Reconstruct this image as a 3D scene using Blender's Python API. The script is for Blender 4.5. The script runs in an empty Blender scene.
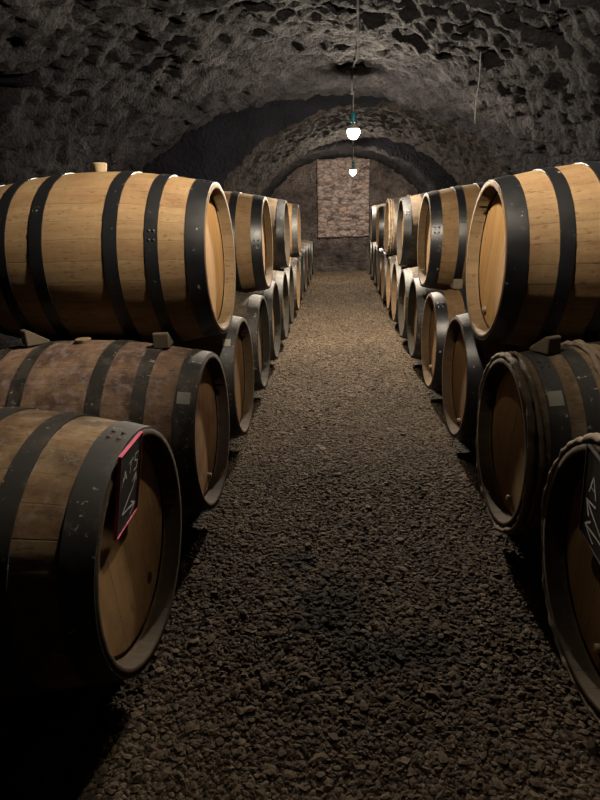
import bpy, bmesh, math, random
import numpy as np
from mathutils import Vector, Matrix
random.seed(7); rng = np.random.default_rng(7)
sc = bpy.context.scene
COL = sc.collection
PI = math.pi

# ------------------------------------------------------------------ helpers
def link(o, parent=None):
    COL.objects.link(o)
    if parent is not None: o.parent = parent
    return o
def mesh_np(name, verts, faces, mat=None, smooth=True):
    me = bpy.data.meshes.new(name)
    me.from_pydata([tuple(v) for v in verts], [], [tuple(f) for f in faces])
    me.update()
    if smooth: me.polygons.foreach_set('use_smooth', [True]*len(me.polygons))
    if mat is not None:
        for m in (mat if isinstance(mat, (list, tuple)) else [mat]): me.materials.append(m)
    return me
def obj_from(name, me, parent=None): return link(bpy.data.objects.new(name, me), parent)
def bm_obj(name, bm, mat, parent=None, smooth=True):
    me = bpy.data.meshes.new(name); bm.normal_update(); bm.to_mesh(me); bm.free()
    if smooth: me.polygons.foreach_set('use_smooth', [True]*len(me.polygons))
    me.materials.append(mat)
    return obj_from(name, me, parent)
def tag(o, label=None, cat=None, group=None, kind=None):
    if label: o['label'] = label
    if cat: o['category'] = cat
    if group: o['group'] = group
    if kind: o['kind'] = kind
    return o
def empty(name, loc, rz=0):
    o = bpy.data.objects.new(name, None); o.empty_display_size = .1
    link(o); o.location = loc; o.rotation_euler = (0, 0, rz); return o
def lathe(profile, n=96, close=False, groove=0, gdepth=0, jit=0, seed=0):
    """closed or open profile [(x, r)] turned about local X"""
    r_ = random.Random(seed)
    vs, fs = [], []
    m = len(profile)
    js = [r_.uniform(-1, 1)*jit for _ in range(n)]
    for k in range(n):
        a = 2*PI*k/n
        for (x, r) in profile:
            rr = r + js[k]
            if groove and (k % groove) == 0: rr -= gdepth
            vs.append((x, rr*math.sin(a), rr*math.cos(a)))
    for k in range(n):
        k2 = (k+1) % n
        for i in range(m if close else m-1):
            j = (i+1) % m
            fs.append((k*m+i, k*m+j, k2*m+j, k2*m+i))
    return vs, fs
def tube(bm, pts, r, n=8, cap=True):
    pts = [Vector(p) for p in pts]; rings = []
    for i, p in enumerate(pts):
        t = (pts[min(i+1, len(pts)-1)] - pts[max(i-1, 0)]).normalized()
        a = t.cross(Vector((0, 0, 1)) if abs(t.z) < .9 else Vector((1, 0, 0))).normalized(); b = t.cross(a)
        rr = r[i] if isinstance(r, (list, tuple)) else r
        rings.append([bm.verts.new(p + a*rr*math.cos(2*PI*k/n) + b*rr*math.sin(2*PI*k/n)) for k in range(n)])
    for i in range(len(rings)-1):
        for k in range(n):
            bm.faces.new((rings[i][k], rings[i][(k+1) % n], rings[i+1][(k+1) % n], rings[i+1][k]))
    if cap:
        bm.faces.new(rings[0][::-1]); bm.faces.new(rings[-1])
def box(bm, lo, hi, bevel=0):
    r = bmesh.ops.create_cube(bm, size=1)
    c = [(a+b)/2 for a, b in zip(lo, hi)]; s = [b-a for a, b in zip(lo, hi)]
    for v in r['verts']: v.co = Vector([c[i]+v.co[i]*s[i] for i in range(3)])
    if bevel:
        es = list({e for v in r['verts'] for e in v.link_edges})
        bmesh.ops.bevel(bm, geom=es, offset=bevel, segments=2, affect='EDGES')

# ------------------------------------------------------------------ numpy noise
def _h(ix, iy, iz, s):
    n = (ix.astype(np.int64)*374761393 + iy.astype(np.int64)*668265263 + iz.astype(np.int64)*2147483647 + s*144665)
    n = (n ^ (n >> 13)) * 1274126177
    n = n & 0x7fffffff
    n = (n ^ (n >> 16)) & 0xffff
    return n/65535.0
def vnoise(p, s=0):
    f = np.floor(p); t = p-f; t = t*t*(3-2*t); i = f.astype(np.int64)
    out = 0
    for dx in (0, 1):
        for dy in (0, 1):
            for dz in (0, 1):
                w = (t[:, 0] if dx else 1-t[:, 0])*(t[:, 1] if dy else 1-t[:, 1])*(t[:, 2] if dz else 1-t[:, 2])
                out = out + w*_h(i[:, 0]+dx, i[:, 1]+dy, i[:, 2]+dz, s)
    return out*2-1
def fbm(p, o=4, s=0):
    a, out = 1, 0
    for k in range(o):
        out = out + a*vnoise(p*2**k+13.7*k, s+k); a *= .5
    return out
def voro(p, s=0):
    f = np.floor(p).astype(np.int64)
    d1 = np.full(len(p), 9.); d2 = np.full(len(p), 9.); cid = np.zeros(len(p))
    for dx in (-1, 0, 1):
        for dy in (-1, 0, 1):
            for dz in (-1, 0, 1):
                c = f+np.array([dx, dy, dz])
                q = c + np.stack([_h(c[:, 0], c[:, 1], c[:, 2], s+k) for k in (1, 2, 3)], 1)*.9
                d = np.sqrt(((q-p)**2).sum(1)); r = _h(c[:, 0], c[:, 1], c[:, 2], s+9)
                m = d < d1
                d2 = np.where(m, d1, np.minimum(d2, d)); cid = np.where(m, r, cid); d1 = np.where(m, d, d1)
    return d1, d2, cid

# ------------------------------------------------------------------ node helpers
KA = .55      # scales surface colours down so bounced light stays weak
class NT:
    def __init__(s, name):
        s.m = bpy.data.materials.new(name); s.m.use_nodes = True
        s.t = s.m.node_tree; s.b = s.t.nodes['Principled BSDF']; s.L = s.t.links
    def n(s, ty, **kw):
        nd = s.t.nodes.new(ty)
        for k, v in kw.items():
            if k.startswith('i_'):
                key = k[2:]; key = int(key) if key.isdigit() else key.replace('_', ' ')
                nd.inputs[key].default_value = v
            else: setattr(nd, k, v)
        return nd
    def lk(s, a, b): s.L.new(a, b)
    def math(s, op, a, b=None, c=None):
        nd = s.t.nodes.new('ShaderNodeMath'); nd.operation = op
        for i, v in enumerate((a, b, c)):
            if v is None: continue
            if isinstance(v, (int, float)): nd.inputs[i].default_value = v
            else: s.lk(v, nd.inputs[i])
        return nd.outputs[0]
    def mix(s, f, a, b, bt='MIX'):
        nd = s.t.nodes.new('ShaderNodeMix'); nd.data_type = 'RGBA'; nd.blend_type = bt
        for i, v in ((0, f), (6, a), (7, b)):
            if isinstance(v, (int, float)): nd.inputs[i].default_value = v
            elif isinstance(v, tuple): nd.inputs[i].default_value = (*v, 1) if len(v) == 3 else v
            else: s.lk(v, nd.inputs[i])
        return nd.outputs[2]
    def ramp(s, f, stops):
        nd = s.t.nodes.new('ShaderNodeValToRGB'); cr = nd.color_ramp
        while len(cr.elements) < len(stops): cr.elements.new(.5)
        for e, (p, c) in zip(cr.elements, stops):
            e.position = p; e.color = (c, c, c, 1) if isinstance(c, (int, float)) else (*c, 1)
        s.lk(f, nd.inputs[0]); return nd.outputs[0]
    def vec(s, src, scale=(1, 1, 1)):
        mp = s.t.nodes.new('ShaderNodeMapping'); mp.inputs['Scale'].default_value = scale
        s.lk(src, mp.inputs['Vector']); return mp.outputs[0]
    def noise(s, v, scale, detail=4, rough=.55, dist=0):
        nd = s.n('ShaderNodeTexNoise'); nd.inputs['Scale'].default_value = scale; nd.inputs['Detail'].default_value = detail
        nd.inputs['Roughness'].default_value = rough; nd.inputs['Distortion'].default_value = dist
        s.lk(v, nd.inputs['Vector']); return nd.outputs['Fac']
    def bump(s, h, strength=.3, dist=.01):
        nd = s.n('ShaderNodeBump'); nd.inputs['Strength'].default_value = strength; nd.inputs['Distance'].default_value = dist
        s.lk(h, nd.inputs['Height']); s.lk(nd.outputs[0], s.b.inputs['Normal'])
    def col(s, c, rough=None):
        s.lk(s.mix(1, c, (KA, KA, KA), 'MULTIPLY'), s.b.inputs['Base Color'])
        s.b.inputs['Specular IOR Level'].default_value = .3
        if rough is not None:
            if isinstance(rough, (int, float)): s.b.inputs['Roughness'].default_value = rough
            else: s.lk(rough, s.b.inputs['Roughness'])
def plain(name, c, rough=.6, metal=0):
    t = NT(name); t.b.inputs['Base Color'].default_value = (*c, 1); t.b.inputs['Roughness'].default_value = rough
    t.b.inputs['Metallic'].default_value = metal
    v = t.n('ShaderNodeTexCoord').outputs['Object']
    nz = t.noise(v, 60, 3); t.col(t.mix(nz, tuple(x*.75 for x in c), tuple(min(1, x*1.2) for x in c)), rough)
    return t.m

# staves: obj.color rgb = tint of this barrel's oak, alpha = how grimy it is
def mat_staves():
    t = NT('oak_staves')
    tc = t.n('ShaderNodeTexCoord').outputs['Object']; oi = t.n('ShaderNodeObjectInfo')
    sp = t.n('ShaderNodeSeparateXYZ'); t.lk(tc, sp.inputs[0])
    off = t.n('ShaderNodeVectorMath', operation='ADD'); cmb = t.n('ShaderNodeCombineXYZ')
    t.lk(t.math('MULTIPLY', oi.outputs['Random'], 37), cmb.inputs[0]); t.lk(tc, off.inputs[0]); t.lk(cmb.outputs[0], off.inputs[1])
    v = off.outputs[0]
    ang = t.math('ARCTAN2', sp.outputs['Y'], sp.outputs['Z'])
    wob = t.noise(t.vec(v, (1.5, 3, 3)), 1)
    a = t.math('MULTIPLY', ang, 30/(2*PI)); a = t.math('ADD', a, t.math('MULTIPLY', wob, .5))
    idx = t.math('FLOOR', a); fr = t.math('FRACT', a)
    edge = t.math('MINIMUM', fr, t.math('SUBTRACT', 1, fr))
    joint = t.ramp(edge, [(0, 0), (.035, 1)])
    wn = t.n('ShaderNodeTexWhiteNoise', noise_dimensions='2D'); cv = t.n('ShaderNodeCombineXYZ')
    t.lk(idx, cv.inputs[0]); t.lk(oi.outputs['Random'], cv.inputs[1]); t.lk(cv.outputs[0], wn.inputs['Vector'])
    grain = t.noise(t.vec(v, (3.5, 46, 46)), 1, 5, .65, .6)
    specks = t.noise(t.vec(v, (26, 90, 90)), 1, 2, .6)
    blot = t.noise(v, 5.5, 5, .62)
    sawm = t.noise(t.vec(v, (60, 6, 6)), 1, 2)
    light = t.mix(1, (1.0, .73, .42), oi.outputs['Color'], 'MULTIPLY')
    dark = t.mix(1, (.58, .345, .175), oi.outputs['Color'], 'MULTIPLY')
    g = t.math('ADD', t.math('MULTIPLY', grain, .75), t.math('MULTIPLY', wn.outputs['Value'], .2))
    g = t.math('ADD', g, t.math('MULTIPLY', sawm, .17)); g = t.math('ADD', g, t.math('MULTIPLY', t.math('SUBTRACT', blot, .5), .75))
    c = t.mix(t.ramp(g, [(.25, 0), (.85, 1)]), dark, light)
    c = t.mix(t.math('MULTIPLY', t.ramp(specks, [(.60, 0), (.68, 1)]), .6), c, t.mix(1, (.34, .2, .1), oi.outputs['Color'], 'MULTIPLY'))
    al = oi.outputs['Alpha']
    grime = t.math('MULTIPLY', al, t.ramp(t.noise(v, 8, 6, .7), [(.40, 0), (.62, 1)]))
    gcol = t.mix(1, (.20, .15, .12), oi.outputs['Color'], 'MULTIPLY')
    c = t.mix(t.math('MULTIPLY', grime, .88), c, gcol)
    dust = t.noise(v, 30, 4, .7)
    c = t.mix(t.math('MULTIPLY', al, t.math('MULTIPLY', t.ramp(dust, [(.50, 0), (.66, 1)]), .6)), c, t.mix(1, (1.05, .92, .80), oi.outputs['Color'], 'MULTIPLY'))
    rim = t.ramp(t.math('ABSOLUTE', sp.outputs['X']), [(.425, 0), (.440, 1)])
    c = t.mix(t.math('MULTIPLY', rim, t.math('ADD', .18, t.math('MULTIPLY', al, .80))), c, t.mix(1, (.17, .125, .08), oi.outputs['Color'], 'MULTIPLY'))
    c = t.mix(t.math('MULTIPLY', t.math('SUBTRACT', 1, joint), .30), c, (.05, .03, .018))
    t.col(c, t.ramp(grain, [(.2, .66), (.8, .85)])); t.b.inputs['Specular IOR Level'].default_value = .12
    h = t.math('ADD', t.math('MULTIPLY', joint, .5), t.math('MULTIPLY', grain, .35)); t.bump(h, .35, .003)
    return t.m
def mat_head():
    t = NT('oak_head')
    tc = t.n('ShaderNodeTexCoord').outputs['Object']; oi = t.n('ShaderNodeObjectInfo')
    cmb = t.n('ShaderNodeCombineXYZ'); t.lk(t.math('MULTIPLY', oi.outputs['Random'], 53), cmb.inputs[0])
    off = t.n('ShaderNodeVectorMath', operation='ADD'); t.lk(tc, off.inputs[0]); t.lk(cmb.outputs[0], off.inputs[1]); v = off.outputs[0]
    sp = t.n('ShaderNodeSeparateXYZ'); t.lk(tc, sp.inputs[0])
    a = t.math('ADD', t.math('MULTIPLY', sp.outputs['Y'], 10.5), t.math('MULTIPLY', oi.outputs['Random'], 5))
    idx = t.math('FLOOR', a); fr = t.math('FRACT', a); edge = t.math('MINIMUM', fr, t.math('SUBTRACT', 1, fr))
    joint = t.ramp(edge, [(0, 0), (.02, 1)])
    wn = t.n('ShaderNodeTexWhiteNoise', noise_dimensions='2D'); cv = t.n('ShaderNodeCombineXYZ')
    t.lk(idx, cv.inputs[0]); t.lk(oi.outputs['Random'], cv.inputs[1]); t.lk(cv.outputs[0], wn.inputs['Vector'])
    grain = t.noise(t.vec(v, (40, 40, 3.2)), 1, 5, .62, .8)
    broad = t.noise(t.vec(v, (6, 9, 1.6)), 1, 3, .5, .6)
    fl = t.noise(t.vec(v, (55, 55, 7)), 1, 2)
    g = t.math('ADD', t.math('MULTIPLY', grain, .55), t.math('MULTIPLY', wn.outputs['Value'], .16)); g = t.math('ADD', g, t.math('MULTIPLY', broad, .42))
    light = t.mix(1, (1.0, .72, .40), oi.outputs['Color'], 'MULTIPLY'); dark = t.mix(1, (.6, .35, .16), oi.outputs['Color'], 'MULTIPLY')
    c = t.mix(t.ramp(g, [(.28, 0), (.85, 1)]), dark, light)
    c = t.mix(t.math('MULTIPLY', t.ramp(fl, [(.66, 0), (.72, 1)]), .5), c, t.mix(1, (.28, .14, .06), oi.outputs['Color'], 'MULTIPLY'))
    blot = t.noise(v, 7, 4, .6)
    c = t.mix(t.math('MULTIPLY', oi.outputs['Alpha'], t.math('MULTIPLY', t.ramp(blot, [(.45, 0), (.7, 1)]), .6)), c, t.mix(1, (.26, .17, .10), oi.outputs['Color'], 'MULTIPLY'))
    c = t.mix(t.math('MULTIPLY', t.math('SUBTRACT', 1, joint), .75), c, (.03, .018, .01))
    t.col(c, .75); t.b.inputs['Specular IOR Level'].default_value = .12
    t.bump(t.math('ADD', t.math('MULTIPLY', joint, .6), t.math('MULTIPLY', grain, .3)), .35, .003)
    return t.m
# hoops: obj.color rgb = paint / rust colour, alpha = how worn the paint is
def mat_hoop():
    t = NT('hoop_iron')
    tc = t.n('ShaderNodeTexCoord').outputs['Object']; oi = t.n('ShaderNodeObjectInfo')
    cmb = t.n('ShaderNodeCombineXYZ'); t.lk(t.math('MULTIPLY', oi.outputs['Random'], 71), cmb.inputs[0])
    off = t.n('ShaderNodeVectorMath', operation='ADD'); t.lk(tc, off.inputs[0]); t.lk(cmb.outputs[0], off.inputs[1]); v = off.outputs[0]
    n1 = t.noise(v, 14, 6, .7); n2 = t.noise(v, 42, 4, .65); n3 = t.noise(v, 8, 3)
    al = oi.outputs['Alpha']
    c = oi.outputs['Color']
    thr = t.math('SUBTRACT', .70, t.math('MULTIPLY', al, .22))
    m = t.math('MULTIPLY', t.math('SUBTRACT', n1, thr), 14); m.node.use_clamp = True
    c1 = t.mix(m, c, (.065, .059, .050))
    m3 = t.math('MULTIPLY', t.ramp(n3, [(.5, 0), (.7, 1)]), t.math('MULTIPLY', al, .55))
    c1 = t.mix(m3, c1, (.055, .034, .022))
    thr2 = t.math('SUBTRACT', .665, t.math('MULTIPLY', al, .045))
    m2 = t.math('MULTIPLY', t.math('SUBTRACT', n2, thr2), 20); m2.node.use_clamp = True
    c1 = t.mix(m2, c1, (.40, .37, .33))
    rg = t.math('ADD', .40, t.math('MULTIPLY', al, .27)); rg = t.math('ADD', rg, t.math('MULTIPLY', t.math('SUBTRACT', n1, .5), .35))
    t.col(c1, rg); t.b.inputs['Specular IOR Level'].default_value = .42
    t.bump(t.math('ADD', n1, t.math('MULTIPLY', n2, .5)), .22, .003)
    return t.m
def mat_bark():
    t = NT('bark_hoop')
    v = t.n('ShaderNodeTexCoord').outputs['Object']
    n1 = t.noise(v, 35, 6, .7); n2 = t.noise(v, 9, 3)
    c = t.mix(n1, (.08, .056, .036), (.34, .26, .18)); c = t.mix(t.ramp(n2, [(.5, 0), (.75, .6)]), c, (.03, .022, .015))
    t.col(c, .85); t.bump(n1, .7, .008); return t.m
def mat_rock(name, c0, c1, c2, pale=.5, sc_=1.0):
    t = NT(name)
    v = t.n('ShaderNodeTexCoord').outputs['Object']
    n1 = t.noise(v, 3.2*sc_, 6, .65); n2 = t.noise(v, 17*sc_, 6, .7); n3 = t.noise(v, 1.1*sc_, 3, .5); n4 = t.noise(v, 55*sc_, 3, .6)
    c = t.mix(t.ramp(n1, [(.34, 0), (.68, 1)]), c0, c1)
    m = t.math('MULTIPLY', t.ramp(n3, [(.48, 0), (.66, 1)]), t.ramp(n2, [(.45, 0), (.68, 1)]))
    c = t.mix(t.math('MULTIPLY', m, pale), c, c2)
    c = t.mix(t.ramp(n4, [(.64, 0), (.74, .55)]), c, c2)
    c = t.mix(t.ramp(n2, [(.26, .6), (.38, 0)]), c, (.012, .010, .010))
    t.col(c, .93); t.b.inputs['Specular IOR Level'].default_value = .1
    vo = t.n('ShaderNodeTexVoronoi', feature='F1'); vo.inputs['Scale'].default_value = 22*sc_; t.lk(v, vo.inputs['Vector'])
    h = t.math('ADD', t.math('MULTIPLY', n2, 1.0), t.math('MULTIPLY', vo.outputs['Distance'], .35)); h = t.math('ADD', h, t.math('MULTIPLY', n4, .3))
    t.bump(h, 1.0, .042); return t.m
def stain_mask(t, v):
    sp = t.n('ShaderNodeSeparateXYZ'); t.lk(v, sp.inputs[0])
    def blob(x, y, rx, ry):
        dx = t.math('DIVIDE', t.math('SUBTRACT', sp.outputs['X'], x), rx); dy = t.math('DIVIDE', t.math('SUBTRACT', sp.outputs['Y'], y), ry)
        return t.math('SUBTRACT', 1, t.math('SQRT', t.math('ADD', t.math('MULTIPLY', dx, dx), t.math('MULTIPLY', dy, dy))))
    b = t.math('MAXIMUM', blob(-.03, 1.47, .13, .22), blob(.14, 1.28, .27, .09))
    b = t.math('MAXIMUM', b, blob(-.15, 1.72, .09, .08))
    b = t.math('ADD', b, t.math('MULTIPLY', t.math('SUBTRACT', t.noise(v, 9, 4, .6), .5), 1.3))
    return t.ramp(b, [(.0, 0), (.4, 1)])
def mat_gravel(name, is_base):
    t = NT(name)
    v = t.n('ShaderNodeTexCoord').outputs['Object']
    st = stain_mask(t, v)
    if is_base:
        vo = t.n('ShaderNodeTexVoronoi', feature='F1'); vo.inputs['Scale'].default_value = 70; t.lk(v, vo.inputs['Vector'])
        hv = t.n('ShaderNodeSeparateColor'); t.lk(vo.outputs['Color'], hv.inputs[0]); rnd = hv.outputs[0]
    else:
        at = t.n('ShaderNodeAttribute', attribute_name='tone'); rnd = at.outputs['Fac']
    big = t.noise(v, 1.6, 4, .6)
    c = t.mix(rnd, (.044, .0315, .020), (.150, .108, .070))
    c = t.mix(t.ramp(rnd, [(.93, 0), (.97, .6)]), c, (.21, .16, .112))
    c = t.mix(t.ramp(big, [(.40, 0), (.68, .4)]), c, (.031, .023, .016))
    c = t.mix(t.math('MULTIPLY', st, .72), c, (.012, .009, .007))
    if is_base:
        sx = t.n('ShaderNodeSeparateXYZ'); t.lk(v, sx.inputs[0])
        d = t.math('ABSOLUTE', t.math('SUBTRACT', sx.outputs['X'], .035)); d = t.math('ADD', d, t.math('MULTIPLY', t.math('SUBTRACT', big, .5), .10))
        c = t.mix(t.ramp(d, [(.585, 0), (.64, 1)]), c, (.010, .0075, .0055))  # shade under the barrel rows painted into the ground colour
    t.col(c, .85); t.b.inputs['Specular IOR Level'].default_value = .15
    n = t.noise(v, 160, 3, .6)
    if is_base:
        h = t.math('SUBTRACT', t.math('MULTIPLY', n, .3), vo.outputs['Distance']); t.bump(h, .9, .012)
    else: t.bump(n, .3, .003)
    return t.m
def mat_infill():
    t = NT('rubble_infill')
    v = t.n('ShaderNodeTexCoord').outputs['Object']
    at = t.n('ShaderNodeAttribute', attribute_name='tone').outputs['Fac']
    mo = t.n('ShaderNodeAttribute', attribute_name='mortar').outputs['Fac']
    n = t.noise(v, 14, 5, .65); n2 = t.noise(v, 45, 4, .6)
    n3 = t.noise(t.vec(v, (5, 5, 11)), 1, 5, .7)
    c = t.mix(t.ramp(at, [(.1, 0), (.9, 1)]), (.035, .024, .023), (.21, .16, .145))
    c = t.mix(t.ramp(n3, [(.42, 0), (.62, .8)]), c, (.26, .205, .185)); c = t.mix(t.ramp(n2, [(.32, .8), (.46, 0)]), c, (.022, .016, .016))
    c = t.mix(t.math('MULTIPLY', t.ramp(at, [(.93, 0), (.95, .5)]), n), c, (.26, .11, .06))
    c = t.mix(t.math('MULTIPLY', mo, t.ramp(n, [(.40, 0), (.55, .8)])), c, (.028, .021, .02))
    t.col(c, .9); t.bump(n2, .6, .01); return t.m

M = dict(staves=mat_staves(), head=mat_head(), hoop=mat_hoop(), bark=mat_bark(),
         rock=mat_rock("vault_rock", (.0040, .0037, .0047), (.0165, .0152, .0178), (.095, .087, .085), .6, 1.7), inner_rock=mat_rock("inner_vault_rock", (.010, .008, .008), (.034, .028, .026), (.15, .12, .10), .45, 1.3),  # the middle vault has its own rock tone
         near_black=mat_rock('near_black_rock', (.003, .0032, .0055), (.0065, .0068, .0105), (.016, .016, .02), .2),  # near-black stone on the steps between the vaults
         wall=mat_rock('end_wall_stone', (.024, .020, .020), (.105, .085, .080), (.26, .21, .19), .6, 1.6),
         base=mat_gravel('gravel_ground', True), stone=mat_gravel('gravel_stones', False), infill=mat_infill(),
         bung=plain('bung_wood', (0.3472, 0.2576, 0.1512), .6), peg=plain('peg_wood', (0.36, 0.275, 0.18), .6), wedge=plain('wedge_wood', (.16, .125, .085), .8),
         slate=plain('slate_black', (0.0154, 0.0161, 0.0168), .55), pink=plain('pink_edge', (.85, .13, .25), .5), chalk=plain('chalk_white', (.95, .94, .9), .9),
         paper=plain('paper_label', (0.39, 0.37, 0.31), .8), cable=plain('cable_grey', (.03, .029, .031), .6), cord=plain('cord_white', (0.275, 0.26, 0.24), .6),
         teal=plain('socket_teal', (.02, .16, .20), .4), beam=plain('beam_wood', (.05, .035, .022), .9), hole=plain('dark_hole', (.012, .008, .005), .9),
         twine=plain('twine_pale', (0.18, 0.168, 0.156), .9), blackrim=plain('slate_edge', (.03, .028, .026), .6))

# ------------------------------------------------------------------ camera (measured from the barrel heads)
cd = bpy.data.cameras.new('camera'); cam = link(bpy.data.objects.new('camera', cd))
R_ = Vector((0.9967, 0.0688, -0.0262)); F_ = Vector((-0.0724, 0.9442, -0.3222))
F_.normalize(); R_ = (R_ - F_*R_.dot(F_)).normalized(); U_ = R_.cross(F_)
mw = Matrix((( R_.x, U_.x, -F_.x, 0), (R_.y, U_.y, -F_.y, 0), (R_.z, U_.z, -F_.z, 1.207), (0, 0, 0, 1)))
cam.matrix_world = mw
cd.sensor_fit = 'VERTICAL'; cd.sensor_height = 32; cd.lens = 544.7/800*32; cd.clip_start = .02; cd.clip_end = 60
sc.camera = cam

# ------------------------------------------------------------------ barrels
RB, RH, HL = .362, .305, .480      # bilge radius, head radius, half length
def prof(x): return RB - (RB-RH)*(abs(x)/HL)**1.9
def staves_mesh(seed):
    n = 30*5
    pr_ = []
    xs = [HL-.048, HL-.030]
    pr_ += [(-(HL-.048), .273), (-(HL-.044), .281), (-HL+.002, RH-.020), (-HL, RH-.016), (-HL, RH-.002)]
    for i in range(1, 32):
        x = -HL + 2*HL*i/32; pr_.append((x, prof(x)))
    pr_ += [(HL, RH-.002), (HL, RH-.016), (HL-.002, RH-.020), (HL-.044, .281), (HL-.048, .273)]
    vs, fs = lathe(pr_, n, False, 5, .0012, .0004, seed)
    return mesh_np('staves', vs, [f[::-1] for f in fs], M['staves'])
def head_mesh(sgn):
    bm = bmesh.new()
    n = 72; x0 = sgn*(HL-.050); x1 = sgn*(HL-.072)
    rings = []
    for x, r in ((x0, .0), (x0, .262), (x0-sgn*.004, .275), (x1, .275)):
        if r == 0: rings.append([bm.verts.new((x, 0, 0))])
        else: rings.append([bm.verts.new((x, r*math.sin(2*PI*k/n), r*math.cos(2*PI*k/n))) for k in range(n)])
    for k in range(n):
        k2 = (k+1) % n
        bm.faces.new((rings[0][0], rings[1][k], rings[1][k2]))
        for i in (1, 2): bm.faces.new((rings[i][k], rings[i+1][k], rings[i+1][k2], rings[i][k2]))
    bm.faces.new(rings[3])
    bmesh.ops.recalc_face_normals(bm, faces=bm.faces)
    me = bpy.data.meshes.new('head'); bm.to_mesh(me); bm.free(); me.materials.append(M['head']); return me
def hoop_mesh(xc, w, seed):
    th = .0032
    pr_ = []
    N = 5
    out = [(xc-w/2+w*i/N) for i in range(N+1)]
    pr_ += [(x, prof(x)+.0005+th) for x in out]
    pr_ += [(x, prof(x)-.002) for x in out[::-1]]
    vs, fs = lathe(pr_, 120, True, 0, 0, .0003, seed)
    bm = bmesh.new()
    bv = [bm.verts.new(v) for v in vs]
    for f in fs: bm.faces.new([bv[i] for i in f])
    bmesh.ops.recalc_face_normals(bm, faces=bm.faces)
    r = random.Random(seed); a0 = r.uniform(0, 2*PI)
    # overlapping lap and two rivets
    for k, da in ((0, 0), (1, .10)):
        for s in (-.22, .22):
            a = a0+da; x = xc+s*w*(1 if k else -1)*.8; rr = prof(x)+.0005+th
            res = bmesh.ops.create_uvsphere(bm, u_segments=8, v_segments=5, radius=.0065)
            for v in res['verts']:
                q = Vector((v.co.x, v.co.y, v.co.z*.55))
                rad = Vector((0, math.sin(a), math.cos(a))); tan = Vector((0, math.cos(a), -math.sin(a)))
                v.co = Vector((x, 0, 0)) + rad*(rr+q.z) + tan*q.y + Vector((q.x, 0, 0))
    bm.normal_update()
    for e_ in bm.edges:
        if len(e_.link_faces) == 2 and e_.calc_face_angle(0) > .6: e_.smooth = False
    me = bpy.data.meshes.new('hoop'); bm.to_mesh(me); bm.free()
    me.polygons.foreach_set('use_smooth', [True]*len(me.polygons)); me.materials.append(M['hoop'])
    return me
def bark_mesh(xc, rr, seed):
    r = random.Random(seed); vs, fs = [], []
    n, m = 140, 8; ph = [r.uniform(0, 6.28) for _ in range(6)]
    for k in range(n):
        a = 2*PI*k/n
        wob = .0025*math.sin(9*a+ph[0])+.002*math.sin(23*a+ph[1])+.0018*math.sin(41*a+ph[2]); xo = .003*math.sin(5*a+ph[3])
        rad = rr*(1+.12*math.sin(17*a+ph[4])+.1*math.sin(37*a+ph[5]))
        for i in range(m):
            b = 2*PI*i/m
            R0 = prof(xc)+rr*.75+wob+rad*math.sin(b)*.85; vs.append((xc+xo+rad*math.cos(b), R0*math.sin(a), R0*math.cos(a)))
    for k in range(n):
        for i in range(m):
            fs.append((k*m+i, k*m+(i+1) % m, ((k+1) % n)*m+(i+1) % m, ((k+1) % n)*m+i))
    return mesh_np('wooden_hoop', vs, fs, M['bark'])
def bung_mesh(h=.034):
    bm = bmesh.new()
    z0 = RB-.014
    rings = []
    for z, r in ((z0, .022), (RB+h*.9, .030), (RB+h, .027)):
        rings.append([bm.verts.new((r*math.cos(2*PI*k/20), r*math.sin(2*PI*k/20), z)) for k in range(20)])
    for i in (0, 1):
        for k in range(20): bm.faces.new((rings[i][k], rings[i][(k+1) % 20], rings[i+1][(k+1) % 20], rings[i+1][k]))
    bm.faces.new(rings[2]); bm.faces.new(rings[0][::-1])
    me = bpy.data.meshes.new('bung'); bm.to_mesh(me); bm.free(); me.materials.append(M['bung']); return me
def peg_mesh():
    bm = bmesh.new(); x0 = HL-.053
    tube(bm, [(x0, 0, 0), (x0+.008, 0, 0), (x0+.016, 0, .001), (x0+.018, 0, .001)], [.012, .0115, .010, .007], 12)
    me = bpy.data.meshes.new('tap_peg'); bm.to_mesh(me); bm.free(); me.materials.append(M['peg'])
    me.polygons.foreach_set('use_smooth', [False]*len(me.polygons)); return me
def hole_mesh():
    bm = bmesh.new(); x0 = HL-.0505
    tube(bm, [(x0, 0, 0), (x0+.0014, 0, 0)], .017, 18)
    me = bpy.data.meshes.new('tap_hole'); bm.to_mesh(me); bm.free(); me.materials.append(M['hole']); return me
def label_mesh(a0, a1, x0, x1):
    vs, fs = [], []
    N = 6
    for j in range(2):
        for i in range(N+1):
            a = a0+(a1-a0)*i/N
            x = (x0, x1)[j]; r = prof(x)+.0046
            vs.append((x, r*math.sin(a), r*math.cos(a)))
    for i in range(N): fs.append((i, i+1, N+1+i+1, N+1+i))
    me = mesh_np('paper_label', vs, fs, M['paper'])
    return me
STV = [staves_mesh(i) for i in range(3)]
HEADF, HEADB = head_mesh(1), head_mesh(-1)
HX = [(.4445, .068), (.290, .047), (.141, .051), (-.141, .051), (-.290, .047), (-.4445, .068)]
HOOPS = [[hoop_mesh(x, w, 31*k+i) for i, (x, w) in enumerate(HX)] for k in range(2)]
HX_OLD = [(.386, .056), (.287, .050), (.141, .056), (-.141, .056), (-.287, .050), (-.386, .056)]
HOOPS_B = [hoop_mesh(x, w, 77+i) for i, (x, w) in enumerate(HX_OLD)]
BARK = [bark_mesh(.470, .0125, 1), bark_mesh(.443, .0095, 2), bark_mesh(.238, .011, 3), bark_mesh(.214, .010, 4), bark_mesh(-.470, .0125, 5), bark_mesh(-.443, .0095, 6)]
BUNG, PEG, HOLE = bung_mesh(), peg_mesh(), hole_mesh()
BUNG_FLAT = bung_mesh(.014)
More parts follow.
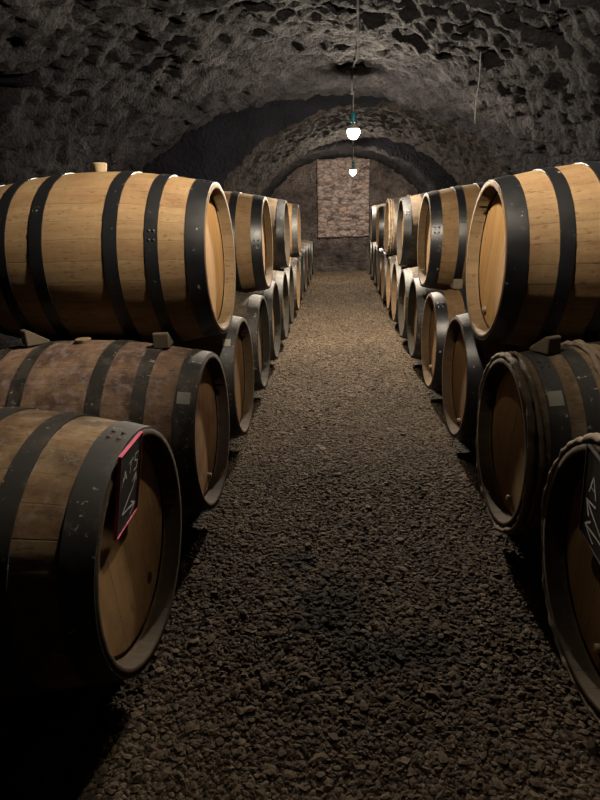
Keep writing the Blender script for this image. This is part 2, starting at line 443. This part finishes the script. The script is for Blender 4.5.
def part(name, me, root, color=None, rx=0, loc=(0, 0, RB)):
    o = bpy.data.objects.new(name, me); COL.objects.link(o); o.parent = root
    o.location = loc; o.rotation_euler = (rx, 0, 0)
    if color: o.color = color
    return o
XL, XR, ZL = -.497-HL, .577+HL, .404
WK = .56
def barrel(side, y, zc, label, group, wood, hoopc, bark=False, peg=None, hole=None, slit=None, bung=None, tag_=None, dx=0, seed=0):
    """side -1: left row (head faces +x), +1: right row (head faces -x)"""
    r = random.Random(1000+seed)
    wood = tuple(c*WK for c in wood[:3])+(wood[3],)
    root = empty('wine_barrel', ((XL if side < 0 else XR)+dx, y, zc-RB), 0 if side < 0 else PI)
    tag(root, label, 'barrel', group)
    s = part('staves', STV[seed % 3], root, wood, r.uniform(-.1, .1))
    hk = 1.35 if wood[3] < .2 else 1.0
    hc = tuple(min(1, c*k*hk) for c, k in zip(wood[:3], (1.42, 1.30, 1.10))) + (wood[3],)
    part('head', HEADF, root, hc, r.uniform(-.35, .35)); part('head', HEADB, root, hc, r.uniform(-3, 3))
    for me in (HOOPS_B if bark else HOOPS[seed % 2]): part('hoop', me, root, hoopc, r.uniform(-3, 3))
    if bark:
        for me in BARK: part('wooden_hoop', me, root, None, r.uniform(-3, 3))['label'] = 'rough bark-covered wooden hoop'
    if peg: part('tap_peg', PEG, root, None, 0, (0, peg[0], RB+peg[1]))['label'] = 'pale wooden tap peg'
    if hole:
        part('tap_hole', HOLE, root, None, 0, (0, hole[0], RB+hole[1]))
        part('tap_peg', PEG, root, None, 0, (0, hole[0], RB+hole[1]+.010))['label'] = 'pale wooden tap peg'
    if slit: part('tap_hole', HOLE, root, None, 0, (0, slit[0], RB+slit[1]))
    if bung: part('bung', BUNG if bung == 'tall' else BUNG_FLAT, root)['label'] = 'pale wooden bung'
    if tag_: part('paper_label', label_mesh(*tag_), root)['label'] = 'small white paper label'
    return root

NEW = (.67, .63, .565, .12); NEW2 = (.56, .50, .43, .28)
OLD = (.60, .575, .56, .85); PINK = (.68, .63, .72, .95); GREY = (.25, .28, .31, .95); DARK = (.17, .165, .155, .9); MID = (.36, .32, .28, .5)
BLK = (.008, .009, .011, .08); WORN = (.026, .0255, .0235, .65); RUST = (.016, .0145, .013, .9); GRHOOP = (.020, .0192, .0175, .95)
GL, GR, GUL, GUR = 'barrels in the lower left row', 'barrels in the lower right row', 'barrels stacked on the left row', 'barrels stacked on the right row'
yL = [1.186, 1.984, 2.735, 3.537, 4.325, 5.072, 5.83, 6.72, 7.53, 8.40, 9.24, 10.05, 10.85]
yR = [1.095, 1.875, 2.706, 3.529, 4.334, 5.082, 5.871, 6.628, 7.378, 8.20, 9.08, 9.95, 10.78]
LSPEC = [
 ('foreground left oak barrel carrying a pink-edged chalkboard', OLD, WORN, dict(slit=(.10, -.175))),
 ('weathered pinkish barrel directly behind the pink-edged chalkboard barrel', PINK, GRHOOP, dict(peg=(.03, -.215), bung='flat', tag_=(-.90, -.76, .418, .462))),
 ('brown lower left barrel with small yellowed label, third from the front', MID, WORN, dict(tag_=(-.80, -.68, .420, .458))),
 ('grey weathered lower left barrel, fourth from the front', GREY, RUST, {}),
 ('dusty lower left barrel, fifth from the front', GREY, GRHOOP, {}),
 ('grey lower left barrel under third upper one, sixth from front', GREY, RUST, {}),
 ('dark lower left barrel, seventh from the front', DARK, WORN, {}),
 ('pale oak lower left barrel, eighth from the front', NEW2, GRHOOP, {}),
 ('lower left barrel just beyond the pale oak one, ninth from front', GREY, RUST, {}),
 ('far lower left barrel, fourth from the end wall', MID, WORN, {}),
 ('far lower left barrel, third from the end wall', GREY, RUST, {}),
 ('far lower left barrel, second from the end wall', GREY, WORN, {}),
 ('last lower left barrel, nearest to the end wall', DARK, WORN, {})]
RSPEC = [
 ('foreground right barrel carrying a black chalkboard with white arrows', (.40, .39, .37, .75), RUST, dict(bark=True, hole=(-.0, -.215))),
 ('grey barrel with bark-covered hoops and white label, second lower right', (.54, .54, .53, .75), WORN, dict(bark=True, peg=(.045, -.205), tag_=(.66, .82, .366, .408))),
 ('lower right barrel with wide black end hoop, third from the front', (.33, .28, .23, .45), BLK, dict(peg=(0, -.235))),
 ('light oak lower right barrel with shiny black hoops, fourth from front', (.44, .39, .33, .3), BLK, dict(peg=(-.11, -.2))),
 ('dark lower right barrel with worn hoops, fifth from the front', DARK, RUST, {}),
 ('grey weathered lower right barrel, sixth from the front', GREY, GRHOOP, {}),
 ('brown lower right barrel, seventh from the front', MID, GRHOOP, {}),
 ('pale-rimmed lower right barrel, eighth from the front', NEW2, GRHOOP, {}),
 ('lower right barrel, ninth from the front', MID, WORN, {}),
 ('far lower right barrel, fourth from the end wall', MID, BLK, {}),
 ('far lower right barrel, third from the end wall', GREY, RUST, {}),
 ('far lower right barrel, second from the end wall', GREY, RUST, {}),
 ('last lower right barrel, nearest to the end wall', GREY, WORN, {})]
for i, (lab, w, h, kw) in enumerate(LSPEC): barrel(-1, yL[i], ZL, lab, GL, w, h, seed=i, dx=random.uniform(-.006, .006) if i > 2 else 0, **kw)
for i, (lab, w, h, kw) in enumerate(RSPEC): barrel(1, yR[i], ZL, lab, GR, w, h, seed=20+i, dx=random.uniform(-.006, .006) if i > 3 else 0, **kw)
def nest(ya, yb): return (ya+yb)/2, ZL+math.sqrt((2*RB+.0075)**2-((yb-ya)/2)**2)
UL = [('large light oak barrel with black hoops, nearest on the upper left', NEW, BLK, dict(bung='tall')),
      ('light oak barrel with shiny hoops, second on the upper left', (.52, .47, .40, .25), BLK, dict(bung='flat')),
      ('dark-hooped barrel, third on the upper left', DARK, BLK, dict(bung='flat')),
      ('farthest oak barrel on the upper left', NEW2, WORN, dict(bung='flat'))]
UR = [('large light oak barrel with black hoops, nearest on the upper right', NEW, BLK, dict(hole=(-.10, -.215), bung='flat')),
      ('light oak barrel with shiny hoops, second on the upper right', (.50, .45, .38, .3), BLK, dict(bung='flat')),
      ('dark old barrel, third on the upper right', DARK, BLK, dict(bung='flat')),
      ('pale grey barrel with bark-covered hoops, fourth on the upper right', (.46, .43, .38, .7), WORN, dict(bark=True)),
      ('oak barrel with black hoops, fifth on the upper right', NEW2, BLK, {}),
      ('farthest barrel on the upper right, close to the end wall', DARK, WORN, {})]
upos = {}
for i, (lab, w, h, kw) in enumerate(UL):
    k = 2*i+1; y, z = nest(yL[k], yL[k+1]); upos[-1, i] = (y, z); barrel(-1, y, z, lab, GUL, w, h, seed=40+i, **kw)
for i, (lab, w, h, kw) in enumerate(UR):
    k = 2*i+1; y, z = nest(yR[k], yR[k+1]); upos[1, i] = (y, z); barrel(1, y, z, lab, GUR, w, h, seed=51+i, **kw)

# ------------------------------------------------------------------ wedges holding the stacked barrels
def wedge(x, ylow, zl, lab, rz=0):
    """sits on the crest of a lower barrel, thin edge pushed under the upper barrel"""
    bm = bmesh.new()
    w = .029
    P = [(-.040, 0), (.045, 0), (.045, .010), (-.026, .060), (-.040, .055)]
    a = [bm.verts.new((-w, y, z)) for y, z in P]; b = [bm.verts.new((w, y, z)) for y, z in P]
    bm.faces.new(a[::-1]); bm.faces.new(b)
    for i in range(5): bm.faces.new((a[i], a[(i+1) % 5], b[(i+1) % 5], b[i]))
    bmesh.ops.recalc_face_normals(bm, faces=bm.faces)
    bmesh.ops.bevel(bm, geom=list(bm.edges), offset=.003, segments=1, affect='EDGES')
    o = bm_obj('wedge', bm, M['wedge'], None, False)
    o.location = (x, ylow, zl); o.rotation_euler = (random.uniform(-.03, .03), 0, rz)
    tag(o, lab, 'wedge', 'wooden wedges under the stacked barrels'); return o
def zcrest(xloc): return ZL+prof(xloc)+.005
wedge(-.668, yL[1]+.005, zcrest(-.668-XL), 'wooden wedge under nearest upper left barrel, nearer to the aisle', .10)
wedge(-1.17, yL[1]+.005, zcrest(-1.17-XL), 'wooden wedge under nearest upper left barrel, at the photo\'s left edge', -.75)
wedge(.705, yR[1]+.005, zcrest(.705-XR), 'wooden wedge under nearest upper right barrel, resting on the bark-hooped one', .45)
wedge(.735, yR[3]+.005, zcrest(.735-XR), 'wooden wedge under the second upper right barrel', .05)

# ------------------------------------------------------------------ sleepers under the rows
for x, s in ((XL+.30, 'left'), (XL-.30, 'left'), (XR-.30, 'right'), (XR+.30, 'right')):
    bm = bmesh.new(); zt = ZL-prof(.30)-.004
    box(bm, (x-.035, yL[0]-.38, -.03), (x+.035, 11.25, zt), .004)
    o = bm_obj('sleeper_beam', bm, M['beam'], None, False)
    inner = (s == 'left') == (x > XL) if s == 'left' else (x < XR)
    tag(o, 'dark wooden beam under the %s lower barrels, on the %s side' % (s, 'aisle' if inner else 'wall'), 'beam', 'beams under the barrels')

# ------------------------------------------------------------------ chalkboards
def board(name, corner_bl, vy, vup, thick, edge_mat, lab, strokes, ew):
    """corner_bl world; vy along the board's width, vup along its height; front normal = side of the aisle"""
    W, H = vy.length, vup.length
    ex, ez = vy.normalized(), vup.normalized(); nrm = ex.cross(ez).normalized()
    Rm = Matrix((( ex.x, ez.x, nrm.x), (ex.y, ez.y, nrm.y), (ex.z, ez.z, nrm.z))).to_4x4()
    root = empty(name, (0, 0, 0)); root.matrix_world = Matrix.Translation(corner_bl) @ Rm
    tag(root, lab, 'chalkboard')
    bm = bmesh.new(); box(bm, (ew*.5, ew*.5, -thick), (W-ew*.5, H-ew*.5, 0), .001); bm_obj('slate', bm, M['slate'], root, False)
    bm = bmesh.new(); t2 = .0025
    for lo, hi in (((0, 0, -thick-.001), (W, ew, t2)), ((0, H-ew, -thick-.001), (W, H, t2)), ((0, ew, -thick-.001), (ew, H-ew, t2)), ((W-ew, ew, -thick-.001), (W, H-ew, t2))):
        box(bm, lo, hi, .0006)
    bm_obj('frame', bm, edge_mat, root, False)
    bm = bmesh.new()
    for pts, r in strokes:
        r2 = random.Random(int(1000*pts[0][0])); P = []
        for (a, b), (c, d) in zip(pts[:-1], pts[1:]):
            for k in range(5):
                f = k/5; P.append((W*(a+(c-a)*f)+r2.uniform(-.0004, .0004), H*(b+(d-b)*f)+r2.uniform(-.0004, .0004)))
        P.append((W*pts[-1][0], H*pts[-1][1]))
        n = len(P)
        V0, V1 = [], []
        for i, p in enumerate(P):
            q0, q1 = Vector(P[max(i-1, 0)]), Vector(P[min(i+1, n-1)]); tg = (q1-q0).normalized(); nn = Vector((-tg.y, tg.x))
            rr = r*r2.uniform(.75, 1.15)
            V0.append(bm.verts.new((p[0]+nn.x*rr, p[1]+nn.y*rr, .0008))); V1.append(bm.verts.new((p[0]-nn.x*rr, p[1]-nn.y*rr, .0008)))
        for i in range(n-1): bm.faces.new((V1[i], V1[i+1], V0[i+1], V0[i]))
    bm_obj('chalk_writing', bm, M['chalk'], root, False)
    return root
# left board: read from the aisle, its width runs along +y (u = 0 nearest the camera)
Ls = [([(.12, .60), (.24, .755), (.33, .63)], .0016), ([(.17, .665), (.31, .685)], .0014),
      ([(.40, .785), (.62, .80)], .0015), ([(.51, .79), (.47, .645)], .0015),
      ([(.86, .80), (.70, .815), (.68, .74), (.83, .70), (.80, .62), (.64, .62)], .0015),
      ([(.80, .56), (.70, .42), (.20, .235)], .0026), ([(.62, .50), (.80, .56), (.82, .45)], .0020),
      ([(.20, .235), (.82, .155)], .0030), ([(.62, .235), (.83, .155), (.60, .075)], .0024)]
board('chalkboard', Vector((-.5195, 1.062, .500)), Vector((0, .148, .004)), Vector((.036, .004, .214)), .005, M['pink'],
      'small chalkboard with pink edge hanging on the foreground left barrel', Ls, .0019)
# right board: the viewer in the aisle looks along +x, so its width runs along -y (u = 0 farthest from the camera)
Rs = [([(.15, .565), (.23, .765), (.32, .56)], .0022), ([(.18, .635), (.29, .635)], .0018),
      ([(.10, .45), (.55, .26)], .0032), ([(.19, .30), (.10, .45), (.34, .49)], .0030),
      ([(.12, .17), (.60, .21)], .0030), ([(.25, .275), (.12, .17), (.35, .075)], .0030)]
board('chalkboard', Vector((.5985, 1.227, .443)), Vector((0, -.203, -.030)), Vector((-.0305, -.045, .252)), .005, M['blackrim'],
      'black chalkboard with white arrows on the foreground right barrel', Rs, .004)

# ------------------------------------------------------------------ vault, walls, floor
STN = [ # y, cx, a, b
 (-2.2, -.25, 2.30, 1.50), (6.60, -.25, 2.30, 1.50)]
def ystations():
    L = []
    for y in np.arange(-6.4, 2.4, .10): L.append((y, -.25, 2.36, 1.50, 0, 1))
    for y in np.arange(2.4, 6.60, .022): L.append((y, -.25, 2.36, 1.50, 0, 1))
    L.append((6.60, -.25, 2.36, 1.50, 0, 1))
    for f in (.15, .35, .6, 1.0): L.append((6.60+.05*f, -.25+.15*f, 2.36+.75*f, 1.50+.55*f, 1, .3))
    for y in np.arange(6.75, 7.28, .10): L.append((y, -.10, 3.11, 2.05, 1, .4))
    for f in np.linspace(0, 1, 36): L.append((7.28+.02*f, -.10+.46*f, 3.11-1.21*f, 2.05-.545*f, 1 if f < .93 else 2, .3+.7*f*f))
    for y in np.arange(7.33, 10.2, .035): L.append((y, .36, 1.90, 1.505, 2, .8))
    for f in (.2, .5, 1.0): L.append((10.2+.05*f, .36-.06*f, 1.9+.4*f, 1.505+.25*f, 1, .3))
    L.append((10.42, .30, 2.3, 1.755, 1, .3))
    for f in np.linspace(0, 1, 12): L.append((10.5+.02*f, .30-.2*f, 2.3-.52*f, 1.755-.33*f, 1 if f < .85 else 0, .3+.5*f))
    for y in np.arange(10.56, 12.5, .05): L.append((y, .10, 1.78, 1.425, 0, .7))
    return L
S = ystations()
Z0 = .9
nw, na = 14, 190                       # rows on each straight wall, columns over the arch
def ring(y, cx, a, b):
    th = np.linspace(PI, 0, na)
    # denser by arc length
    X = cx+a*np.cos(th); Z = Z0+b*np.sin(th)
    zl = np.linspace(-.05, Z0, nw, endpoint=False); zr = zl[::-1]
    x = np.concatenate([np.full(nw, cx-a), X, np.full(nw, cx+a)]); z = np.concatenate([zl, Z, zr])
    nx = np.concatenate([np.full(nw, -1.), np.cos(th)/a, np.full(nw, 1.)]); nz = np.concatenate([np.zeros(nw), np.sin(th)/b, np.zeros(nw)])
    l = np.hypot(nx, nz)
    return x, z, nx/l, nz/l
V, NN, AMP, MI = [], [], [], []
nc = na+2*nw
for (y, cx, a, b, mi, amp) in S:
    x, z, nx, nz = ring(y, cx, a, b)
    # opening in the left flank close to the camera (dark side niche)
    if y < 3.72:
        k = np.clip((2.02-z)/.10, 0, 1)*(x < cx-1)*min(1, max(0, (3.72-y)/.06))*(1 if y > 2.3 else 0)
        x = x-1.1*k
    V.append(np.stack([x, np.full(nc, y), z], 1)); NN.append(np.stack([nx, np.zeros(nc), nz], 1)); AMP.append(np.full(nc, amp)); MI.append(np.full(nc, mi))
V = np.concatenate(V); NN = np.concatenate(NN); AMP = np.concatenate(AMP); MI = np.concatenate(MI)
wv = np.stack([fbm(V*1.7, 2, 70), fbm(V*1.7, 2, 80), fbm(V*1.7, 2, 90)], 1)*.10
Q = (V+wv)
Q2 = np.stack([Q[:, 0]*4.6+Q[:, 1]*2.2, Q[:, 1]*6.0-Q[:, 0]*1.8, Q[:, 2]*8.5], 1)
d1, d2, cid = voro(Q2, 5)
e = np.clip((d2-d1)/.28, 0, 1)
h = .016*(e-.6) + .026*(cid-.5) + .036*fbm(V*3.1, 3, 3) + .022*fbm(V*12, 4, 20)
h2 = voro((V+wv*.4)*np.array([10., 9., 13.]), 40)
h = h + .012*(np.clip((h2[1]-h2[0])/.4, 0, 1)-.5) + .016*(h2[2]-.5)
h = np.clip(h*1.25, -.14, .075)
disp = h*AMP
yd = .03*fbm(V*6, 3, 55)*np.clip(AMP, 0, 1)
V2 = V - NN*disp[:, None]; V2[:, 1] += yd*(np.abs(V[:, 1]-6.9) < .75)
nr = len(S)
def strip(name, c0, c1, kind='structure'):
    idx = np.arange(nr)[:, None]*nc + np.arange(c0, c1+1)[None, :]
    vs = V2[idx.ravel()]; w = c1-c0+1
    fs, mats = [], []
    for r in range(nr-1):
        for c in range(w-1):
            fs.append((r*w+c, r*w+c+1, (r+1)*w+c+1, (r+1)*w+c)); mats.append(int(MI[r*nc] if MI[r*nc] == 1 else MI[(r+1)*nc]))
    me = mesh_np(name, vs, fs, [M['rock'], M['near_black'], M['inner_rock']]); me.polygons.foreach_set('material_index', mats); me.update()
    o = obj_from(name, me); tag(o, kind=kind); return o
strip('wall_left', 0, nw); strip('ceiling', nw, nw+na-1); strip('wall_right', nw+na-1, nc-1)

def stone_wall(name, x0, x1, z0, z1, y, nx, nz, sx, sz, amp, mat, sgn=-1, seed=0, solid=0):
    X, Z = np.meshgrid(np.linspace(x0, x1, nx), np.linspace(z0, z1, nz))
    P = np.stack([X.ravel(), np.full(X.size, y), Z.ravel()], 1)
    w = np.stack([fbm(P*3, 2, 1+seed), fbm(P*3, 2, 2+seed), fbm(P*3, 2, 3+seed)], 1)*.05
    d1, d2, cid = voro(np.stack([(P[:, 0]+w[:, 0])*sx, P[:, 1]*0+.5, (P[:, 2]+w[:, 2])*sz], 1), 60+seed)
    e = np.clip((d2-d1)/.22, 0, 1)
    hh = amp*(e*.7+.5*(cid-.5)*e)+.012*fbm(P*12, 3, seed)
    P[:, 1] += sgn*hh
    fs = [(r*nx+c, r*nx+c+1, (r+1)*nx+c+1, (r+1)*nx+c) for r in range(nz-1) for c in range(nx-1)]
    vs = P
    if solid:
        # fold the border back so the slab has thickness
        bord = list(range(nx))+[r*nx+nx-1 for r in range(1, nz)]+[(nz-1)*nx+c for c in range(nx-2, -1, -1)]+[r*nx for r in range(nz-2, 0, -1)]
        base = len(P); ex = P[bord].copy(); ex[:, 1] = y+solid; vs = np.concatenate([P, ex])
        nb = len(bord); fs += [(bord[i], base+i, base+(i+1) % nb, bord[(i+1) % nb]) for i in range(nb)]
        cid = np.concatenate([cid, cid[bord]]); e = np.concatenate([e, e[bord]])
    me = mesh_np(name, vs, fs, mat)
    for nm, val in (('tone', cid), ('mortar', 1-e)):
        at = me.attributes.new(nm, 'FLOAT', 'POINT'); at.data.foreach_set('value', val.astype(np.float32))
    o = obj_from(name, me); tag(o, kind='structure'); return o
stone_wall('wall_back', -2.3, 2.4, -.05, 2.7, 12.40, 220, 140, 3.6, 9.5, .04, M['wall'], seed=3)
stone_wall('door_1', -.455, .635, .73, 2.30, 12.33, 120, 170, 7.0, 15.0, .035, M['infill'], seed=9, solid=.10)
stone_wall('wall_front', -3.8, 2.4, -.05, 2.7, -6.3, 60, 40, 3.6, 9.5, .04, M['wall'], sgn=1, seed=5)

# floor: packed gravel ground with gentle undulation
def ground(x, y):
    p = np.stack([np.atleast_1d(x), np.atleast_1d(y), np.zeros_like(np.atleast_1d(x))], 1)
    return .010*fbm(p*1.6, 3, 200)-.006
nx, ny = 110, 380
X, Y = np.meshgrid(np.linspace(-3.8, 3.2, nx), np.linspace(-6.5, 12.6, ny))
Zg = ground(X.ravel(), Y.ravel())
fs = [(r*nx+c, r*nx+c+1, (r+1)*nx+c+1, (r+1)*nx+c) for r in range(ny-1) for c in range(nx-1)]
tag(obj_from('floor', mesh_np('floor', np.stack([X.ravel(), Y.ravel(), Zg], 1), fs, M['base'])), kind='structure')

# loose gravel: nobody could count it, one object
def gravel():
    base = bmesh.new(); bmesh.ops.create_icosphere(base, subdivisions=1, radius=1)
    bv = np.array([v.co[:] for v in base.verts]); bf = np.array([[v.index for v in f.verts] for f in base.faces]); base.free()
    zones = [(-.66, .72, .55, 2.0, .0080, 26000), (-.62, .68, 2.0, 3.6, .0078, 23000), (-.60, .67, 3.6, 6.0, .0085, 20000), (-.58, .66, 6.0, 9.0, .0095, 16000), (-.58, .66, 9.0, 12.3, .0105, 12500)]
    pos, rad = [], []
    for x0, x1, y0, y1, r, n in zones:
        pos.append(np.stack([rng.uniform(x0, x1, n), rng.uniform(y0, y1, n)], 1)); rad.append(r*np.exp(rng.normal(0, .28, n)))
    pos = np.concatenate(pos); rad = np.concatenate(rad)
    ok = ~(((np.abs(pos[:, 0]-(XL+.30)) < .055) | (np.abs(pos[:, 0]-(XR-.30)) < .055)) & (pos[:, 1] > yL[0]-.42))
    edge = .035*np.sin(pos[:, 1]*4.1)+rng.normal(0, .02, len(pos))
    ok &= (pos[:, 0] > -.575+edge*.7) & (pos[:, 0] < .640+edge*.7)  # stones trimmed back to widen the painted shade along the rows
    pos = pos[ok]; rad = rad[ok]; N = len(pos)
    z = ground(pos[:, 0], pos[:, 1])
    var = []
    for k in range(16):
        rr = np.random.default_rng(k); v = bv*(1+rr.normal(0, .20, (len(bv), 1))); v = v*np.array([1, rr.uniform(.6, .95), rr.uniform(.32, .55)]); var.append(v)
    var = np.array(var)[rng.integers(0, 16, N)]
    a = rng.uniform(0, 2*PI, N); tl = rng.normal(0, .22, N)
    c, s = np.cos(a), np.sin(a)
    x1 = var[:, :, 0]*c[:, None]-var[:, :, 1]*s[:, None]; y1 = var[:, :, 0]*s[:, None]+var[:, :, 1]*c[:, None]; z1 = var[:, :, 2]
    ct, st = np.cos(tl), np.sin(tl)
    y2 = y1*ct[:, None]-z1*st[:, None]; z2 = y1*st[:, None]+z1*ct[:, None]
    W = np.stack([x1*rad[:, None]+pos[:, 0:1], y2*rad[:, None]+pos[:, 1:2], z2*rad[:, None]+(z+rad*rng.uniform(-.12, .30, N))[:, None]], 2)
    nv = bv.shape[0]; nf = len(bf)
    me = bpy.data.meshes.new('gravel')
    me.vertices.add(N*nv); me.vertices.foreach_set('co', W.reshape(-1).astype(np.float32))
    F = (bf[None]+(np.arange(N)*nv)[:, None, None]).reshape(-1)
    me.loops.add(len(F)); me.loops.foreach_set('vertex_index', F.astype(np.int32))
    me.polygons.add(N*nf); me.polygons.foreach_set('loop_start', np.arange(0, len(F), 3, dtype=np.int32)); me.polygons.foreach_set('loop_total', np.full(N*nf, 3, dtype=np.int32))
    me.update(calc_edges=True)
    me.polygons.foreach_set('use_smooth', [False]*len(me.polygons))
    at = me.attributes.new('tone', 'FLOAT', 'POINT'); at.data.foreach_set('value', np.repeat(rng.uniform(0, 1, N), nv).astype(np.float32))
    me.materials.append(M['stone'])
    o = obj_from('gravel', me)
    tag(o, 'loose brown gravel covering the aisle floor between the barrels', 'gravel', kind='stuff')
gravel()

# ------------------------------------------------------------------ lamps on a cable along the crown
def crown_z(x, y):
    if y < 6.6: cx, a, b = -.25, 2.36, 1.50
    elif y < 7.3: cx, a, b = .36, 1.9, 1.505
    elif y < 10.3: cx, a, b = .36, 1.90, 1.505
    else: cx, a, b = .10, 1.78, 1.425
    return Z0+b*math.sqrt(max(0, 1-((x-cx)/a)**2))
def crown_z(x, y):
    d = (V2[:, 0]-x)**2+(V2[:, 1]-y)**2; k = np.where((d < .07**2) & (V2[:, 2] > 1.4))[0]
    if len(k) == 0: k = np.argsort(d+10*(V2[:, 2] < 1.4))[:4]
    return float(V2[k, 2].min())
def lamp_mat(strength):
    t = NT('lamp_glow'); t.b.inputs['Base Color'].default_value = (.9, .85, .75, 1)
    t.b.inputs['Emission Color'].default_value = (1.0, .86, .68, 1); t.b.inputs['Emission Strength'].default_value = strength
    return t.m
def pendant(x, y, z, ztop, strength, label, tall):
    root = empty('pendant_lamp', (x, y, ztop)); tag(root, label, 'lamp', 'bare bulbs on the vault cable')
    bm = bmesh.new(); tube(bm, [(0, 0, 0), (.004, 0, -(ztop-z-.16)*.35), (-.003, 0, -(ztop-z-.16)*.7), (0, 0, -(ztop-z-.15))], .0045, 8)
    bm_obj('cord', bm, M['cord'], root)
    def turn(name, prf, mat, n=24):
        vs, fs = [], []
        m = len(prf)
        for k in range(n):
            for (r, zz) in prf: vs.append((r*math.cos(2*PI*k/n), r*math.sin(2*PI*k/n), zz-(ztop-z)))
        for k in range(n):
            for i in range(m-1): fs.append((k*m+i, k*m+i+1, ((k+1) % n)*m+i+1, ((k+1) % n)*m+i))
        return obj_from(name, mesh_np(name, vs, [f[::-1] for f in fs], mat), root)
    turn('socket', [(.0, .155), (.012, .155), (.022, .145), (.026, .10), (.024, .075), (.019, .06), (0, .06)], M['teal'])
    if tall:
        turn('collar', [(0, .062), (.022, .062), (.040, .040), (.041, .034), (.028, .032)], M['cord'])
        turn('bulb', [(.028, .032), (.037, .022), (.039, .005), (.038, -.012), (.034, -.024), (.028, -.031)], lamp_mat(strength))
        turn('light_blocker', [(.0285, -.0305), (.053, -.032), (.054, -.036), (.018, -.046), (0, -.048)], M['cord'])['label'] = 'white plate added under the bulb to block its downward light'  # added plate keeps this lamp's light off the ground below
    else:
        turn('collar', [(0, .062), (.020, .062), (.032, .048), (.052, .024), (.0545, .010), (.052, .009)], M['cord'])
        turn('bulb', [(.053, .010), (.053, 0), (.050, -.020), (.042, -.040), (.030, -.055), (.015, -.064), (0, -.067)], lamp_mat(strength))
LAMPS = [(.09, 1.72, 1.95, 7700), (.13, 5.40, 1.90, 8000), (.246, 10.30, 1.90, 4200)]
LAB = ['bare bulb hanging over the near end of the aisle', 'nearer bare glowing bulb hanging from the vault by cord and teal socket', 'farther small bare bulb glowing before the end wall']
for (x, y, z, st), lb in zip(LAMPS, LAB): pendant(x, y, z, (crown_z(x, y) if y < 9 else min(crown_z(x, 10.1), crown_z(x, 10.75)))-.034, st, lb, y < 3)
bm = bmesh.new(); pts = []
for y in np.arange(-1.9, 6.5, .12):
    x = .11+.02*max(0, y-1.7)/3.7+.012*math.sin(y*3.1); pts.append((x, y, crown_z(x, y)-.010))
tube(bm, pts, .008, 8)
for y in (1.0, 2.2, 3.3, 3.95, 4.6, 5.2, 6.0):
    x = .11+.02*max(0, y-1.7)/3.7+.012*math.sin(y*3.1); z = crown_z(x, y); box(bm, (x-.016, y-.008, z-.020), (x+.016, y+.008, z-.002), .003)
M['cable'].node_tree.nodes['Principled BSDF'].inputs['Specular IOR Level'].default_value = .02
M['cable'].node_tree.nodes['Principled BSDF'].inputs['Roughness'].default_value = 1
o = bm_obj('electric_cable', bm, M['cable']); tag(o, 'grey electric cable clipped along the crown of the near vault', 'cable')
bm = bmesh.new(); pts = []
for y in np.arange(7.4, 10.6, .16):
    x = .16+.09*(y-7.4)/3; pts.append((x, y, min(crown_z(x, min(y, 10.1)), crown_z(x, 10.75) if y > 9.9 else 9)-.010))
tube(bm, pts, .008, 8)
o = bm_obj('electric_cable', bm, M['cable']); tag(o, 'grey electric cable running to the farther bulb', 'cable')
# thin twine hanging on the right flank of the vault
ys = 4.15
xs = .92; zt = crown_z(xs, ys)
bm = bmesh.new(); tube(bm, [(xs, ys, zt-.02), (xs+.004, ys, zt-.18), (xs-.008, ys, zt-.30), (xs-.004, ys, zt-.44)], [.004, .003, .0032, .005], 6)
o = bm_obj('hanging_twine', bm, M['twine']); tag(o, 'thin pale twine hanging down from the right side of the vault', 'twine')

# ------------------------------------------------------------------ world and view
w = bpy.data.worlds.new('world'); sc.world = w; w.use_nodes = True
w.node_tree.nodes['Background'].inputs[0].default_value = (0, 0, 0, 1); w.node_tree.nodes['Background'].inputs[1].default_value = 0
vs = sc.view_settings; vs.view_transform = 'Standard'; vs.look = 'None'; vs.gamma = 1; vs.use_curve_mapping = False; vs.exposure = 0
sc.cycles.use_denoising = True
sc.cycles.max_bounces = 6; sc.cycles.diffuse_bounces = 1
sc.cycles.sample_clamp_indirect = 4
